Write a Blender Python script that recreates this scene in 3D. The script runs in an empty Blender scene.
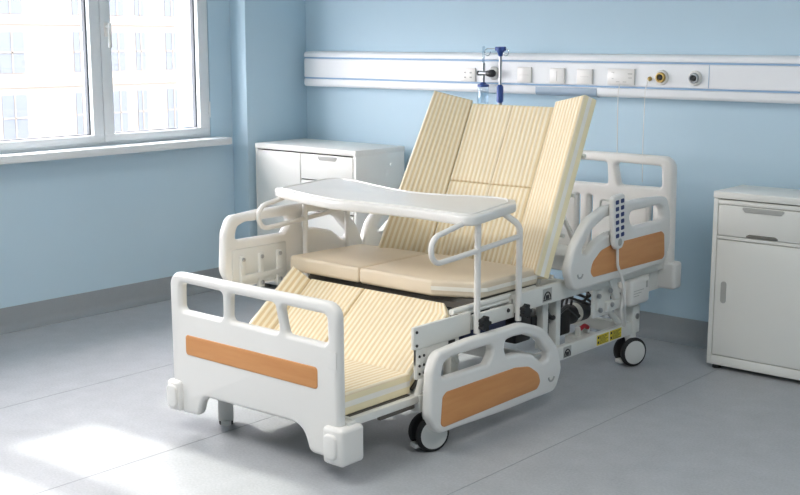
import bpy, bmesh, math, random
from mathutils import Vector, Matrix, geometry
random.seed(7)
SC = bpy.context.scene
COL = SC.collection
PI = math.pi

# ------------------------------------------------------------------ materials
def nodes(name):
    m = bpy.data.materials.new(name); m.use_nodes = True
    nt = m.node_tree
    return m, nt, nt.nodes['Principled BSDF']
def srgb(r, g, b):
    f = lambda c: (c/12.92 if c <= .04045 else ((c+.055)/1.055)**2.4)
    return (f(r/255), f(g/255), f(b/255), 1)
def mat(name, col, rough=.5, metal=0, noise=0, nscale=30, bump=0, bscale=200, coat=0):
    m, nt, b = nodes(name)
    b.inputs['Roughness'].default_value = rough
    b.inputs['Metallic'].default_value = metal
    b.inputs['Coat Weight'].default_value = coat
    tc = nt.nodes.new('ShaderNodeTexCoord')
    n = nt.nodes.new('ShaderNodeTexNoise'); n.inputs['Scale'].default_value = nscale; n.inputs['Detail'].default_value = 4
    nt.links.new(tc.outputs['Object'], n.inputs['Vector'])
    mx = nt.nodes.new('ShaderNodeMix'); mx.data_type = 'RGBA'
    k = 1-noise
    mx.inputs[6].default_value = (col[0]*k, col[1]*k, col[2]*k, 1)
    mx.inputs[7].default_value = (min(1, col[0]*(1+noise)), min(1, col[1]*(1+noise)), min(1, col[2]*(1+noise)), 1)
    nt.links.new(n.outputs['Fac'], mx.inputs[0])
    nt.links.new(mx.outputs[2], b.inputs['Base Color'])
    if bump:
        n2 = nt.nodes.new('ShaderNodeTexNoise'); n2.inputs['Scale'].default_value = bscale
        nt.links.new(tc.outputs['Object'], n2.inputs['Vector'])
        bp = nt.nodes.new('ShaderNodeBump'); bp.inputs['Strength'].default_value = bump; bp.inputs['Distance'].default_value = .002
        nt.links.new(n2.outputs['Fac'], bp.inputs['Height']); nt.links.new(bp.outputs['Normal'], b.inputs['Normal'])
    return m

M = {}
M['wall'] = mat('blue wall paint', srgb(187, 211, 225), .75, noise=.015, nscale=4, bump=.15, bscale=150)
M['ceiling'] = mat('white ceiling paint', srgb(236, 236, 232), .8, noise=.01)
M['plastic'] = mat('white moulded plastic', srgb(230, 228, 224), .32, noise=.008, nscale=15)
M['plastic_grey'] = mat('light grey plastic', srgb(214, 214, 210), .4, noise=.01)
M['paint'] = mat('white painted steel', srgb(226, 226, 221), .38, noise=.015, nscale=18)
M['cab'] = mat('cabinet white enamel', srgb(232, 232, 227), .35, noise=.01, nscale=9)
M['cabgap'] = mat('cabinet gap grey', srgb(112, 110, 104), .7, noise=.03)
M['recess'] = mat('recess grey', srgb(176, 176, 172), .5, noise=.02)
M['steel'] = mat('dull steel', srgb(170, 172, 174), .3, metal=.9, noise=.03)
M['chrome'] = mat('chrome', srgb(220, 222, 225), .12, metal=1, noise=.01)
M['black'] = mat('black plastic', srgb(28, 28, 30), .4, noise=.05)
M['rubber'] = mat('black rubber', srgb(30, 30, 31), .7, noise=.08)
M['darkdeck'] = mat('dark grey deck', srgb(96, 92, 86), .7, noise=.06)
M['tooth'] = mat('brown grey slats', srgb(140, 132, 120), .6, noise=.04)
M['blue'] = mat('blue plastic', srgb(46, 78, 150), .4, noise=.03)
M['navy'] = mat('dark blue plastic', srgb(36, 48, 92), .4, noise=.04)
M['bluestripe'] = mat('blue grey stripe', srgb(146, 178, 210), .5, noise=.01)
M['railpanel'] = mat('white aluminium panel', srgb(232, 234, 236), .38, noise=.008)
M['lampgrey'] = mat('grey lamp diffuser', srgb(150, 168, 186), .3, noise=.02)
M['button'] = mat('navy button', srgb(40, 56, 110), .5, noise=.03)
M['tan'] = mat('tan vinyl', srgb(224, 210, 188), .55, noise=.03, nscale=10, bump=.2, bscale=90)
M['cream'] = mat('cream fabric', srgb(243, 230, 192), .85, noise=.02, bump=.3, bscale=300)
M['whiteband'] = mat('white band', srgb(244, 240, 230), .6, noise=.01)
M['yellow'] = mat('yellow label', srgb(226, 206, 60), .5, noise=.02)
M['red'] = mat('red plastic', srgb(190, 40, 50), .45, noise=.03)
M['brass'] = mat('brass', srgb(196, 168, 104), .3, metal=.9, noise=.02)
M['winframe'] = mat('white window profile', srgb(222, 226, 228), .35, noise=.008)
M['gasket'] = mat('window gasket', srgb(72, 78, 84), .7, noise=.04)
M['base'] = mat('grey vinyl skirting', srgb(142, 148, 152), .5, noise=.05, nscale=40)
M['facade'] = mat('pale facade render', srgb(102, 99, 94), .9, noise=.03, nscale=.7)
M['glassdark'] = mat('far window glass', srgb(78, 84, 91), .6, noise=.05, nscale=.4)
M['ground'] = mat('street grey', srgb(110, 110, 108), .9, noise=.06, nscale=.5)

for k in ('facade', 'glassdark', 'ground'): M[k].node_tree.nodes['Principled BSDF'].inputs['Specular IOR Level'].default_value = .05
def wood():
    m, nt, b = nodes('orange wood laminate')
    tc = nt.nodes.new('ShaderNodeTexCoord'); mp = nt.nodes.new('ShaderNodeMapping')
    mp.inputs['Scale'].default_value = (3, 3, 30)
    n = nt.nodes.new('ShaderNodeTexNoise'); n.inputs['Scale'].default_value = 1.6; n.inputs['Detail'].default_value = 6
    r = nt.nodes.new('ShaderNodeValToRGB')
    r.color_ramp.elements[0].position = .3; r.color_ramp.elements[0].color = srgb(205, 140, 84)
    r.color_ramp.elements[1].position = .75; r.color_ramp.elements[1].color = srgb(214, 152, 95)
    nt.links.new(tc.outputs['Object'], mp.inputs[0]); nt.links.new(mp.outputs[0], n.inputs['Vector'])
    nt.links.new(n.outputs['Fac'], r.inputs[0]); nt.links.new(r.outputs[0], b.inputs['Base Color'])
    b.inputs['Roughness'].default_value = .42
    return m
M['wood'] = wood()

def stripes(name, ca, cb, period):
    """stripes run along the pad: the U coordinate of the pad drives them (metres, from the pad's UV map)"""
    m, nt, b = nodes(name)
    uv = nt.nodes.new('ShaderNodeUVMap'); uv.uv_map = 'pad'
    sx = nt.nodes.new('ShaderNodeSeparateXYZ'); nt.links.new(uv.outputs[0], sx.inputs[0])
    mu = nt.nodes.new('ShaderNodeMath'); mu.operation = 'MULTIPLY'; mu.inputs[1].default_value = 2*PI/period
    si = nt.nodes.new('ShaderNodeMath'); si.operation = 'SINE'
    nt.links.new(sx.outputs[0], mu.inputs[0]); nt.links.new(mu.outputs[0], si.inputs[0])
    mr = nt.nodes.new('ShaderNodeMapRange'); mr.inputs[1].default_value = -.55; mr.inputs[2].default_value = .55
    nt.links.new(si.outputs[0], mr.inputs[0])
    mx = nt.nodes.new('ShaderNodeMix'); mx.data_type = 'RGBA'
    mx.inputs[6].default_value = ca; mx.inputs[7].default_value = cb
    nt.links.new(mr.outputs[0], mx.inputs[0]); nt.links.new(mx.outputs[2], b.inputs['Base Color'])
    n2 = nt.nodes.new('ShaderNodeTexNoise'); n2.inputs['Scale'].default_value = 350
    tc = nt.nodes.new('ShaderNodeTexCoord'); nt.links.new(tc.outputs['Object'], n2.inputs['Vector'])
    bp = nt.nodes.new('ShaderNodeBump'); bp.inputs['Strength'].default_value = .25; bp.inputs['Distance'].default_value = .002
    nt.links.new(n2.outputs['Fac'], bp.inputs['Height']); nt.links.new(bp.outputs['Normal'], b.inputs['Normal'])
    b.inputs['Roughness'].default_value = .85
    return m
PERIOD = .0235
M['stripe'] = stripes('cream striped fabric', srgb(224, 203, 162), srgb(243, 232, 208), PERIOD)

def floor_mat():
    m, nt, b = nodes('grey vinyl floor')
    tc = nt.nodes.new('ShaderNodeTexCoord')
    n = nt.nodes.new('ShaderNodeTexNoise'); n.inputs['Scale'].default_value = 110; n.inputs['Detail'].default_value = 3
    n2 = nt.nodes.new('ShaderNodeTexNoise'); n2.inputs['Scale'].default_value = 9; n2.inputs['Detail'].default_value = 5
    for q in (n, n2): nt.links.new(tc.outputs['Object'], q.inputs['Vector'])
    r = nt.nodes.new('ShaderNodeValToRGB')
    r.color_ramp.elements[0].position = .3; r.color_ramp.elements[0].color = srgb(168, 172, 176)
    r.color_ramp.elements[1].position = .7; r.color_ramp.elements[1].color = srgb(182, 185, 189)
    nt.links.new(n.outputs['Fac'], r.inputs[0])
    mx = nt.nodes.new('ShaderNodeMix'); mx.data_type = 'RGBA'; mx.blend_type = 'MULTIPLY'; mx.inputs[0].default_value = .22
    nt.links.new(r.outputs[0], mx.inputs[6]); nt.links.new(n2.outputs['Fac'], mx.inputs[7])
    nt.links.new(mx.outputs[2], b.inputs['Base Color'])
    b.inputs['Roughness'].default_value = .5
    b.inputs['Specular IOR Level'].default_value = .35
    return m
M['floor'] = floor_mat()
M['seam'] = mat('floor weld seam', srgb(138, 144, 148), .5, noise=.03)

def glass_mat(name, tint, gl=.06):
    m = bpy.data.materials.new(name); m.use_nodes = True; nt = m.node_tree; nt.nodes.clear()
    o = nt.nodes.new('ShaderNodeOutputMaterial'); t = nt.nodes.new('ShaderNodeBsdfTransparent'); t.inputs[0].default_value = tint
    g = nt.nodes.new('ShaderNodeBsdfGlossy'); g.inputs['Roughness'].default_value = .03
    mx = nt.nodes.new('ShaderNodeMixShader'); mx.inputs[0].default_value = gl
    nt.links.new(t.outputs[0], mx.inputs[1]); nt.links.new(g.outputs[0], mx.inputs[2]); nt.links.new(mx.outputs[0], o.inputs[0])
    return m
M['glass'] = glass_mat('clear window glass', (.97, .985, .98, 1), .04)
M['bottle'] = glass_mat('clear plastic', (.80, .88, .94, 1), .12)

# ------------------------------------------------------------------ mesh helpers (all coordinates in metres, world frame)
def wloc(o):
    v = Vector((0, 0, 0))
    while o is not None:
        v = v + o.location; o = o.parent
    return v
def smooth(me, ang=35):
    for p in me.polygons: p.use_smooth = True
    me.set_sharp_from_angle(angle=math.radians(ang))
def link(name, me, mats, parent=None, loc=None):
    """one mesh object; geometry arrives in world coordinates and is moved to the object's own origin"""
    o = bpy.data.objects.new(name, me)
    if not isinstance(mats, (list, tuple)): mats = [mats]
    for m in mats: me.materials.append(m)
    if parent is not None:
        o.parent = parent; base = wloc(parent)
    else:
        if loc is None:
            xs = [v.co for v in me.vertices]
            loc = Vector((sum(c.x for c in xs)/len(xs), sum(c.y for c in xs)/len(xs), min(c.z for c in xs)))
        o.location = loc; base = Vector(loc)
    for v in me.vertices: v.co -= base
    me.update()
    smooth(me)
    COL.objects.link(o)
    return o
def build(name, bm, mats, parent=None, loc=None):
    me = bpy.data.meshes.new(name)
    bmesh.ops.recalc_face_normals(bm, faces=bm.faces)
    bm.to_mesh(me); bm.free()
    return link(name, me, mats, parent, loc)
def tag(o, label, cat, group=None):
    o['label'] = label; o['category'] = cat
    if group: o['group'] = group
    return o
def thing(name, loc, label, cat, group=None):
    o = bpy.data.objects.new(name, None); o.location = loc; o.empty_display_size = .1
    COL.objects.link(o)
    return tag(o, label, cat, group)
def structure(o):
    o['kind'] = 'structure'; return o
def BM(): return bmesh.new()
def box(bm, x0, x1, y0, y1, z0, z1, bev=0, seg=2, mi=0, rot=None):
    t = bmesh.new()
    bmesh.ops.create_cube(t, size=1)
    for v in t.verts:
        v.co = Vector((x0+(v.co.x+.5)*(x1-x0), y0+(v.co.y+.5)*(y1-y0), z0+(v.co.z+.5)*(z1-z0)))
    if bev: bmesh.ops.bevel(t, geom=t.edges[:], offset=bev, segments=seg, profile=.5, affect='EDGES')
    if rot is not None:
        c = Vector(((x0+x1)/2, (y0+y1)/2, (z0+z1)/2))
        for v in t.verts: v.co = c + rot @ (v.co-c)
    merge(bm, t, mi)
def merge(bm, t, mi=0):
    for f in t.faces: f.material_index = mi
    me = bpy.data.meshes.new('tmp'); t.to_mesh(me); t.free()
    bm.from_mesh(me); bpy.data.meshes.remove(me)
def fillet(pts, rad, seg=6, closed=False):
    P = [Vector(p) for p in pts]; n = len(P); out = []
    for i in range(n):
        r = rad[i] if isinstance(rad, (list, tuple)) else rad
        if (not closed and i in (0, n-1)) or r <= 0: out.append(P[i]); continue
        a, b, c = P[i-1], P[i], P[(i+1) % n]
        d1 = (a-b); d2 = (c-b)
        l1, l2 = d1.length, d2.length
        if l1 < 1e-6 or l2 < 1e-6: out.append(b); continue
        d1.normalize(); d2.normalize()
        ang = d1.angle(d2)
        if ang > PI-.02: out.append(b); continue
        t = min(r/math.tan(ang/2), l1*.49, l2*.49); rr = t*math.tan(ang/2)
        cen = b+(d1+d2).normalized()*(rr/math.sin(ang/2))
        s = b+d1*t; e = b+d2*t
        v0 = s-cen; v1 = e-cen
        tot = v0.angle(v1); ax = v0.cross(v1).normalized()
        for k in range(seg+1):
            out.append(cen + Matrix.Rotation(tot*k/seg, 3, ax) @ v0)
    return out
def tube(bm, pts, r, seg=12, closed=False, mi=0, caps=True):
    P = [Vector(p) for p in pts]; n = len(P)
    t = bmesh.new(); rings = []
    prev = None
    for i in range(n):
        if closed: d = (P[(i+1) % n]-P[i-1])
        else: d = P[min(i+1, n-1)]-P[max(i-1, 0)]
        d.normalize()
        if prev is None:
            a = Vector((0, 0, 1)) if abs(d.z) < .9 else Vector((1, 0, 0))
            u = d.cross(a).normalized()
        else:
            u = (prev-d*prev.dot(d)).normalized()
        prev = u; w = d.cross(u)
        rr = r[i] if isinstance(r, (list, tuple)) else r
        rings.append([t.verts.new(P[i]+(u*math.cos(2*PI*k/seg)+w*math.sin(2*PI*k/seg))*rr) for k in range(seg)])
    for i in range(n if closed else n-1):
        A, B = rings[i], rings[(i+1) % n]
        for k in range(seg):
            t.faces.new((A[k], A[(k+1) % seg], B[(k+1) % seg], B[k]))
    if not closed and caps:
        t.faces.new(rings[0]); t.faces.new(rings[-1])
    bmesh.ops.recalc_face_normals(t, faces=t.faces)
    merge(bm, t, mi)
def lathe(bm, prof, c, axis, seg=28, mi=0):
    """prof: (radius, distance along axis)"""
    ax = Vector(axis).normalized(); a = Vector((0, 0, 1)) if abs(ax.z) < .9 else Vector((1, 0, 0))
    u = ax.cross(a).normalized(); w = ax.cross(u); c = Vector(c)
    t = bmesh.new(); rings = []
    for r, h in prof:
        rings.append([t.verts.new(c+ax*h+(u*math.cos(2*PI*k/seg)+w*math.sin(2*PI*k/seg))*max(r, 1e-4)) for k in range(seg)])
    for A, B in zip(rings, rings[1:]):
        for k in range(seg): t.faces.new((A[k], A[(k+1) % seg], B[(k+1) % seg], B[k]))
    t.faces.new(rings[0]); t.faces.new(rings[-1])
    bmesh.ops.remove_doubles(t, verts=t.verts, dist=2e-4)
    bmesh.ops.recalc_face_normals(t, faces=t.faces)
    merge(bm, t, mi)
def plate_mesh(loops, origin, u, v, thick, bev, bres=3):
    """a moulded plate: 2D loops (outline first, then holes) with rounded edges, spanning u x v, centred on the origin"""
    u = Vector(u); v = Vector(v); n = u.cross(v).normalized(); O = Vector(origin)
    def clean(L, ccw):
        P = []
        for q in L:
            q = Vector((q[0], q[1]))
            if not P or (q-P[-1]).length > 4e-4: P.append(q)
        if (P[0]-P[-1]).length < 4e-4: P.pop()
        ar = sum(P[i-1].x*P[i].y-P[i].x*P[i-1].y for i in range(len(P)))
        if (ar > 0) != ccw: P.reverse()
        return P
    def inset(P, d):
        out = []; m = len(P)
        for i in range(m):
            e1 = (P[i]-P[i-1]).normalized(); e2 = (P[(i+1) % m]-P[i]).normalized()
            n1 = Vector((-e1.y, e1.x)); n2 = Vector((-e2.y, e2.x))      # left of travel = into the material
            k = n1+n2
            k = k/max(k.dot(n1), .35) if k.length > 1e-6 else n1
            out.append(P[i]+k*d)
        return out
    h = thick/2; bev = min(bev, h)
    prof = [(bev*(1-math.sin(PI/2*k/bres)), h-bev+bev*math.cos(PI/2*(1-k/bres)) if False else h-bev*(1-math.cos(PI/2*k/bres))) for k in range(bres+1)]
    # prof[0] is (bev, h) on the flat face, prof[-1] is (0, h-bev) on the rim
    prof = prof+[(d, -z) for d, z in reversed(prof)]
    b = bmesh.new(); tops = []; bots = []; flat = []
    for li, L in enumerate(loops):
        P = clean(L, li == 0); m = len(P); rings = []
        for d, z in prof:
            rings.append([b.verts.new(O+u*q.x+v*q.y+n*z) for q in inset(P, d)])
        for A, B in zip(rings, rings[1:]):
            for i in range(m): b.faces.new((A[i], B[i], B[(i+1) % m], A[(i+1) % m]))
        tops += rings[0]; bots += rings[-1]
        flat.append([Vector((q.x, q.y, 0)) for q in inset(P, bev)])
    for t in geometry.tessellate_polygon(flat):
        for S in (tops, bots):
            try: b.faces.new([S[i] for i in t])
            except ValueError: pass
    bmesh.ops.recalc_face_normals(b, faces=b.faces)
    return b
def rnd2(pts, r, seg=6):
    return [(p.x, p.y) for p in fillet([(a, b, 0) for a, b in pts], r, seg, True)]
def prism_x(bm, prof, x0, x1, mi=0):
    """a (y,z) outline swept along x"""
    t = bmesh.new()
    A = [t.verts.new((x0, y, z)) for y, z in prof]; B = [t.verts.new((x1, y, z)) for y, z in prof]
    n = len(prof)
    for i in range(n): t.faces.new((A[i], A[(i+1) % n], B[(i+1) % n], B[i]))
    t.faces.new(A); t.faces.new(B)
    bmesh.ops.recalc_face_normals(t, faces=t.faces)
    merge(bm, t, mi)
def pad_bm(O, U, V, w, l, t, amp=.0012, period=PERIOD, r=.009, taper=0, band=True, cut=0):
    """a quilted foam pad: a rounded slab whose top is ribbed along V; O = bottom corner, U across, V along (unit), N = U x V up"""
    O = Vector(O); U = Vector(U).normalized(); V = Vector(V).normalized(); N = U.cross(V).normalized()
    def axis(L, n):
        e = [0, r*.08, r*.3, r*.65, r]
        core = [r+(L-2*r)*i/n for i in range(1, n)]
        return e+core+[L-q for q in reversed(e)]
    us = axis(w, max(4, int(w/period*6))); vs = axis(l, 8)
    def drop(e):
        if e >= r: return 0
        return r-math.sqrt(max(0, r*r-(r-e)**2))
    bm = BM(); uvl = bm.loops.layers.uv.new('pad')
    pos = {}
    def tp(a, b):                                # the outer edge of a wing narrows towards the top; a cut corner pulls in near the end
        a = w-(w-a)*(1-taper*b/l); k = max(0, b-(l-cut)); a0 = .72*w
        return a if a < a0 else a0+(a-a0)*(1-k/(w-a0))
    G = []
    for i, a in enumerate(us):
        row = []
        for j, b in enumerate(vs):
            eu = min(a, w-a); ev = min(b, l-b); e = min(eu, ev)
            hgt = t-max(drop(eu), drop(ev))
            if e > r*.5: hgt += amp*math.sin(2*PI*a/period)*min(1, (e-r*.5)/(r*.5))
            q = bm.verts.new(O+U*tp(a, b)+V*b+N*hgt); pos[q] = (a, b); row.append(q)
        G.append(row)
    nu, nv = len(us), len(vs)
    faces = []
    for i in range(nu-1):
        for j in range(nv-1):
            faces.append(bm.faces.new((G[i][j], G[i+1][j], G[i+1][j+1], G[i][j+1])))
    ring = [(i, 0) for i in range(nu)]+[(nu-1, j) for j in range(1, nv)]+[(i, nv-1) for i in range(nu-2, -1, -1)]+[(0, j) for j in range(nv-2, 0, -1)]
    last = [G[i][j] for i, j in ring]
    levels = [t*.62, t*.36, .004, 0]
    for k, hh in enumerate(levels):
        cur = []
        ins = .004 if k == 3 else 0
        for i, j in ring:
            a, b = us[i], vs[j]
            a2 = min(max(a, ins), w-ins); b2 = min(max(b, ins), l-ins)
            q = bm.verts.new(O+U*tp(a2, b2)+V*b2+N*hh); pos[q] = (a, b); cur.append(q)
        m = len(ring)
        for s in range(m):
            f = bm.faces.new((last[s], cur[s], cur[(s+1) % m], last[(s+1) % m]))
            f.material_index = (2 if (k == 1 and band) else 1)
        last = cur
    f = bm.faces.new(list(reversed(last))); f.material_index = 1
    for f in bm.faces:
        for lp in f.loops: lp[uvl].uv = pos[lp.vert]
    return bm
def pad(name, parent, *a, **k):
    return build(name, pad_bm(*a, **k), [M['stripe'], M['cream'], M['whiteband']], parent)

# ================================================================== SETTING
XL, XP, YB, YR = -5.45, -5.315, 5.28, 4.775   # window wall, pier face, back wall, start of the pier
XR, YF, ZC = 2.2, -2.2, 2.8                   # the far side of the room, out of view
floor_bm = BM(); box(floor_bm, XL-.3, XR, YF, YB+.2, -.1, 0)
for xs in (-4.285, -3.36, -2.31, -1.3, -.3, .7):
    box(floor_bm, xs-.0018, xs+.0018, YF, YB, -.001, .0006, mi=1)
structure(build('floor', floor_bm, [M['floor'], M['seam']]))
b = BM(); box(b, XL-.3, XR, YF, YB+.2, ZC, ZC+.1); structure(build('ceiling', b, M['ceiling']))
b = BM(); box(b, XL-.3, XR, YB, YB+.2, 0, ZC); structure(build('wall_back', b, M['wall']))
b = BM(); box(b, XR, XR+.1, YF, YB+.2, 0, ZC); structure(build('wall_right', b, M['wall']))
b = BM(); box(b, XL-.3, XR, YF-.1, YF, 0, ZC); structure(build('wall_front', b, M['wall']))
# left wall with two window openings, a pier by the corner
W1 = (2.735, 4.605); W2 = (1.0, 2.625); WZ0, WZ1 = .922, 1.90
b = BM()
box(b, XL-.3, XL, YF, YB, 0, WZ0); box(b, XL-.3, XL, YF, YB, WZ1, ZC)
box(b, XL-.3, XL, YF, W2[0], WZ0, WZ1); box(b, XL-.3, XL, W2[1], W1[0], WZ0, WZ1); box(b, XL-.3, XL, W1[1], YB, WZ0, WZ1)
structure(build('wall_left', b, M['wall']))
b = BM(); box(b, XL, XP, YR, YB, 0, ZC, .004, 2); structure(build('trim_1', b, M['wall']))
# coved skirting
def skirting(name, p0, p1, inward):
    p0 = Vector(p0); p1 = Vector(p1); n = Vector(inward)
    prof = [(0, 0), (.055, 0), (.055, .003), (.034, .010), (.018, .024), (.009, .045), (.007, .118), (.004, .123), (0, .123)]
    bm = BM()
    A = [bm.verts.new(p0+n*d+Vector((0, 0, z))) for d, z in prof]; B = [bm.verts.new(p1+n*d+Vector((0, 0, z))) for d, z in prof]
    k = len(prof)
    for i in range(k): bm.faces.new((A[i], A[(i+1) % k], B[(i+1) % k], B[i]))
    bm.faces.new(A); bm.faces.new(B)
    structure(build(name, bm, M['base']))
skirting('baseboard_left', (XL, YF, 0), (XL, YR, 0), (1, 0, 0))
skirting('baseboard_pier', (XP, YR, 0), (XP, YB, 0), (1, 0, 0))
skirting('baseboard_back', (XP, YB, 0), (XR, YB, 0), (0, -1, 0))

# windows
def window(name, y0, y1, ym, handle_side):
    xf0, xf1 = XL-.075, XL-.004
    b = BM(); fw = .03
    box(b, xf0, xf1, y0, y1, WZ0, WZ0+fw, .003); box(b, xf0, xf1, y0, y1, WZ1-fw, WZ1, .003)
    box(b, xf0, xf1, y0, y0+fw, WZ0+fw, WZ1-fw, .003); box(b, xf0, xf1, y1-fw, y1, WZ0+fw, WZ1-fw, .003)
    w = structure(build(name, b, M['winframe']))
    for k, (a, c) in enumerate(((y0+fw-.008, ym-.002), (ym+.002, y1-fw+.008))):
        s = BM(); sw = .066; sb = .042; za, zb = WZ0+fw-.012, WZ1-fw+.012; x0, x1 = xf0+.01, XL+.012
        box(s, x0, x1, a, c, za, za+sb, .004); box(s, x0, x1, a, c, zb-sw, zb, .004)
        box(s, x0, x1, a, a+sw, za+sb-.004, zb-sw+.004, .004); box(s, x0, x1, c-sw, c, za+sb-.004, zb-sw+.004, .004)
        g = .009
        box(s, x0+.02, x1-.03, a+sw, a+sw+g, za+sb, zb-sw, mi=1); box(s, x0+.02, x1-.03, c-sw-g, c-sw, za+sb, zb-sw, mi=1)
        box(s, x0+.02, x1-.03, a+sw, c-sw, za+sb, za+sb+g*.6, mi=1); box(s, x0+.02, x1-.03, a+sw, c-sw, zb-sw-g, zb-sw, mi=1)
        so = build('sash', s, [M['winframe'], M['gasket']], w)
        p = BM(); box(p, x0+.022, x0+.028, a+sw-.004, c-sw+.004, za+sb-.004, zb-sw+.004)
        build('pane', p, M['glass'], w)
        if k == handle_side:
            hb = BM(); hy = a+sw/2 if k else c-sw/2
            box(hb, x1, x1+.010, hy-.013, hy+.013, 1.51, 1.585, .003)
            lathe(hb, [(.009, 0), (.009, .03)], (x1+.008, hy, 1.565), (1, 0, 0), 14)
            box(hb, x1+.03, x1+.042, hy-.010, hy+.010, 1.45, 1.582, .004)
            build('handle', hb, M['plastic'], so)
    h = BM(); tube(h, [(XL+.012, y1-.018, 1.04), (XL+.012, y1-.018, 1.13)], .008, 10)
    build('hinge', h, M['winframe'], w)
    s = BM(); box(s, XL-.002, XL+.125, y0-.12, y1+.058, WZ0-.042, WZ0, .006)
    build('window_sill', s, M['winframe'], w)
    return w
window('window_1', W1[0], W1[1], 3.843, 1)
window('window_2', W2[0], W2[1], 2.06, 1)

# ------------------------------------------------------------------ outside: street and the facade across it
fx = -46
b = BM(); box(b, -80, XL-.35, -60, 90, -9.2, -9); structure(build('street_ground', b, M['ground']))
bl = thing('apartment_building', (fx-5, 34, -9), 'pale cream building with rows of windows across the street outside the window', 'building')
b = BM(); box(b, fx-10, fx, 8, 74, -9, 11.5); box(b, fx-.1, fx+.05, 8, 74, -.60, -.48); box(b, fx-.1, fx+.05, 8, 74, 2.1, 2.2)
build('facade', b, M['facade'], bl)
cols = [(23.6, 1.1), (27.35, 1.2), (31.05, .68), (33.05, .78), (34.45, .55), (36.2, .78), (38.6, .75), (41.0, .7), (43.4, .75)]
for z0, z1 in ((-2.9, -.9), (.03, 1.79), (2.55, 4.3)):
    for y, ww in cols:
        b = BM(); box(b, fx-.05, fx+.03, y, y+ww, z0, z1); box(b, fx-.02, fx+.06, y+ww/2-.03, y+ww/2+.03, z0, z1, mi=1); box(b, fx-.02, fx+.06, y, y+ww, (z0+z1)/2-.03, (z0+z1)/2+.03, mi=1)
        build('window', b, [M['glassdark'], M['facade']], bl)

# ------------------------------------------------------------------ wall rail unit
ry = 5.20
ru = thing('medical_rail_panel', (-2, YB, 1.2), 'long white horizontal service rail with two blue stripes on the back wall', 'wall rail')
b = BM()
def arc(cy, cz, r, a0, a1, n=8): return [(cy-r*math.cos(math.radians(a0+(a1-a0)*i/n)), cz+r*math.sin(math.radians(a0+(a1-a0)*i/n))) for i in range(n+1)]
prof = [(YB, 1.214)]+[(ry+.03, 1.209)]+arc(ry+.018, 1.229, .02, -70, 0)+[(ry-.002, 1.254), (ry+.008, 1.256), (ry+.008, 1.266), (ry, 1.268), (ry, 1.376), (ry+.008, 1.378), (ry+.008, 1.388), (ry-.002, 1.390)]+arc(ry+.018, 1.401, .02, 0, 70)+[(YB, 1.424)]
prism_x(b, prof, XP+.062, XR-.02)
build('housing', b, M['railpanel'], ru)
for z in (1.257, 1.379):
    b = BM(); box(b, XP+.064, XR-.03, ry+.004, ry+.0095, z, z+.008); build('stripe', b, M['bluestripe'], ru)
b = BM(); prism_x(b, [(ry+.03, 1.205)]+arc(ry+.017, 1.229, .0225, -75, 0, 10)+[(ry-.0055, 1.252), (ry+.02, 1.252)], -3.53, -3.16)
o = build('lamp_diffuser', b, M['lampgrey'], ru); o['label'] = 'blue-grey reading lamp cover in the lower lip'
b = BM(); box(b, -2.553, -2.551, ry-.0015, ry+.001, 1.268, 1.376); build('joint', b, M['bluestripe'], ru)

def socket(x0, x1, z0, z1, label, holes, name='wall_socket', cat='socket', group=None):
    t = thing(name, ((x0+x1)/2, ry, (z0+z1)/2), label, cat, group)
    b = BM(); box(b, x0, x1, ry-.011, ry+.0, z0, z1, .003); build('cover_plate', b, M['plastic'], t)
    for hx, hz, w, h in holes:
        b = BM(); box(b, x0+hx*(x1-x0)-w/2, x0+hx*(x1-x0)+w/2, ry-.0125, ry-.010, z0+hz*(z1-z0)-h/2, z0+hz*(z1-z0)+h/2, .0005)
        build('slot', b, M['recess'], t)
    return t
G = 'cover plates along the wall rail'
socket(-4.022, -3.924, 1.268, 1.342, 'small white double socket plate on the rail beside the flow meter, nearest the room corner', [(.3, .65, .014, .008), (.7, .65, .014, .008), (.3, .3, .014, .008), (.7, .3, .014, .008)], group=G)
socket(-3.645, -3.556, 1.270, 1.351, 'square blank switch plate on the wall rail next to the infusion pole', [(.5, .5, .06, .001)], 'wall_switch', 'switch', G)
socket(-3.440, -3.350, 1.270, 1.349, 'square white switch plate second along from the infusion pole', [(.5, .5, .001, .05)], 'wall_switch', 'switch', G)
socket(-3.275, -3.184, 1.271, 1.347, 'square white switch plate touching the call panel side, above the grey lamp end', [(.5, .5, .05, .001)], 'wall_switch', 'switch', G)
t = socket(-3.095, -2.944, 1.272, 1.352, 'wide white nurse call panel with a hanging cord on the rail', [(.2, .75, .014, .004), (.2, .4, .01, .003), (.4, .2, .02, .003), (.65, .2, .02, .003), (.85, .7, .025, .004), (.85, .45, .02, .003)], 'nurse_call_panel', 'call panel')
b = BM(); tube(b, [(-3.02, ry-.014, 1.28), (-3.02, ry-.03, 1.24), (-3.015, ry-.032, 1.0), (-3.01, ry-.03, .80)], .0022, 8); build('cord', b, M['plastic'], t)
t = thing('pull_cord_switch', (-2.862, ry, 1.31), 'tiny brass pull cord switch between the call panel and gas outlets', 'switch')
b = BM(); lathe(b, [(.011, 0), (.011, .006), (.007, .010), (.004, .02)], (-2.862, ry, 1.306), (0, -1, 0), 16); build('button', b, M['brass'], t)
b = BM(); tube(b, [(-2.862, ry-.018, 1.304), (-2.870, ry-.03, 1.25), (-2.872, ry-.03, 1.0), (-2.868, ry-.03, .80)], .002, 8); build('cord', b, M['plastic'], t)
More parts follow.
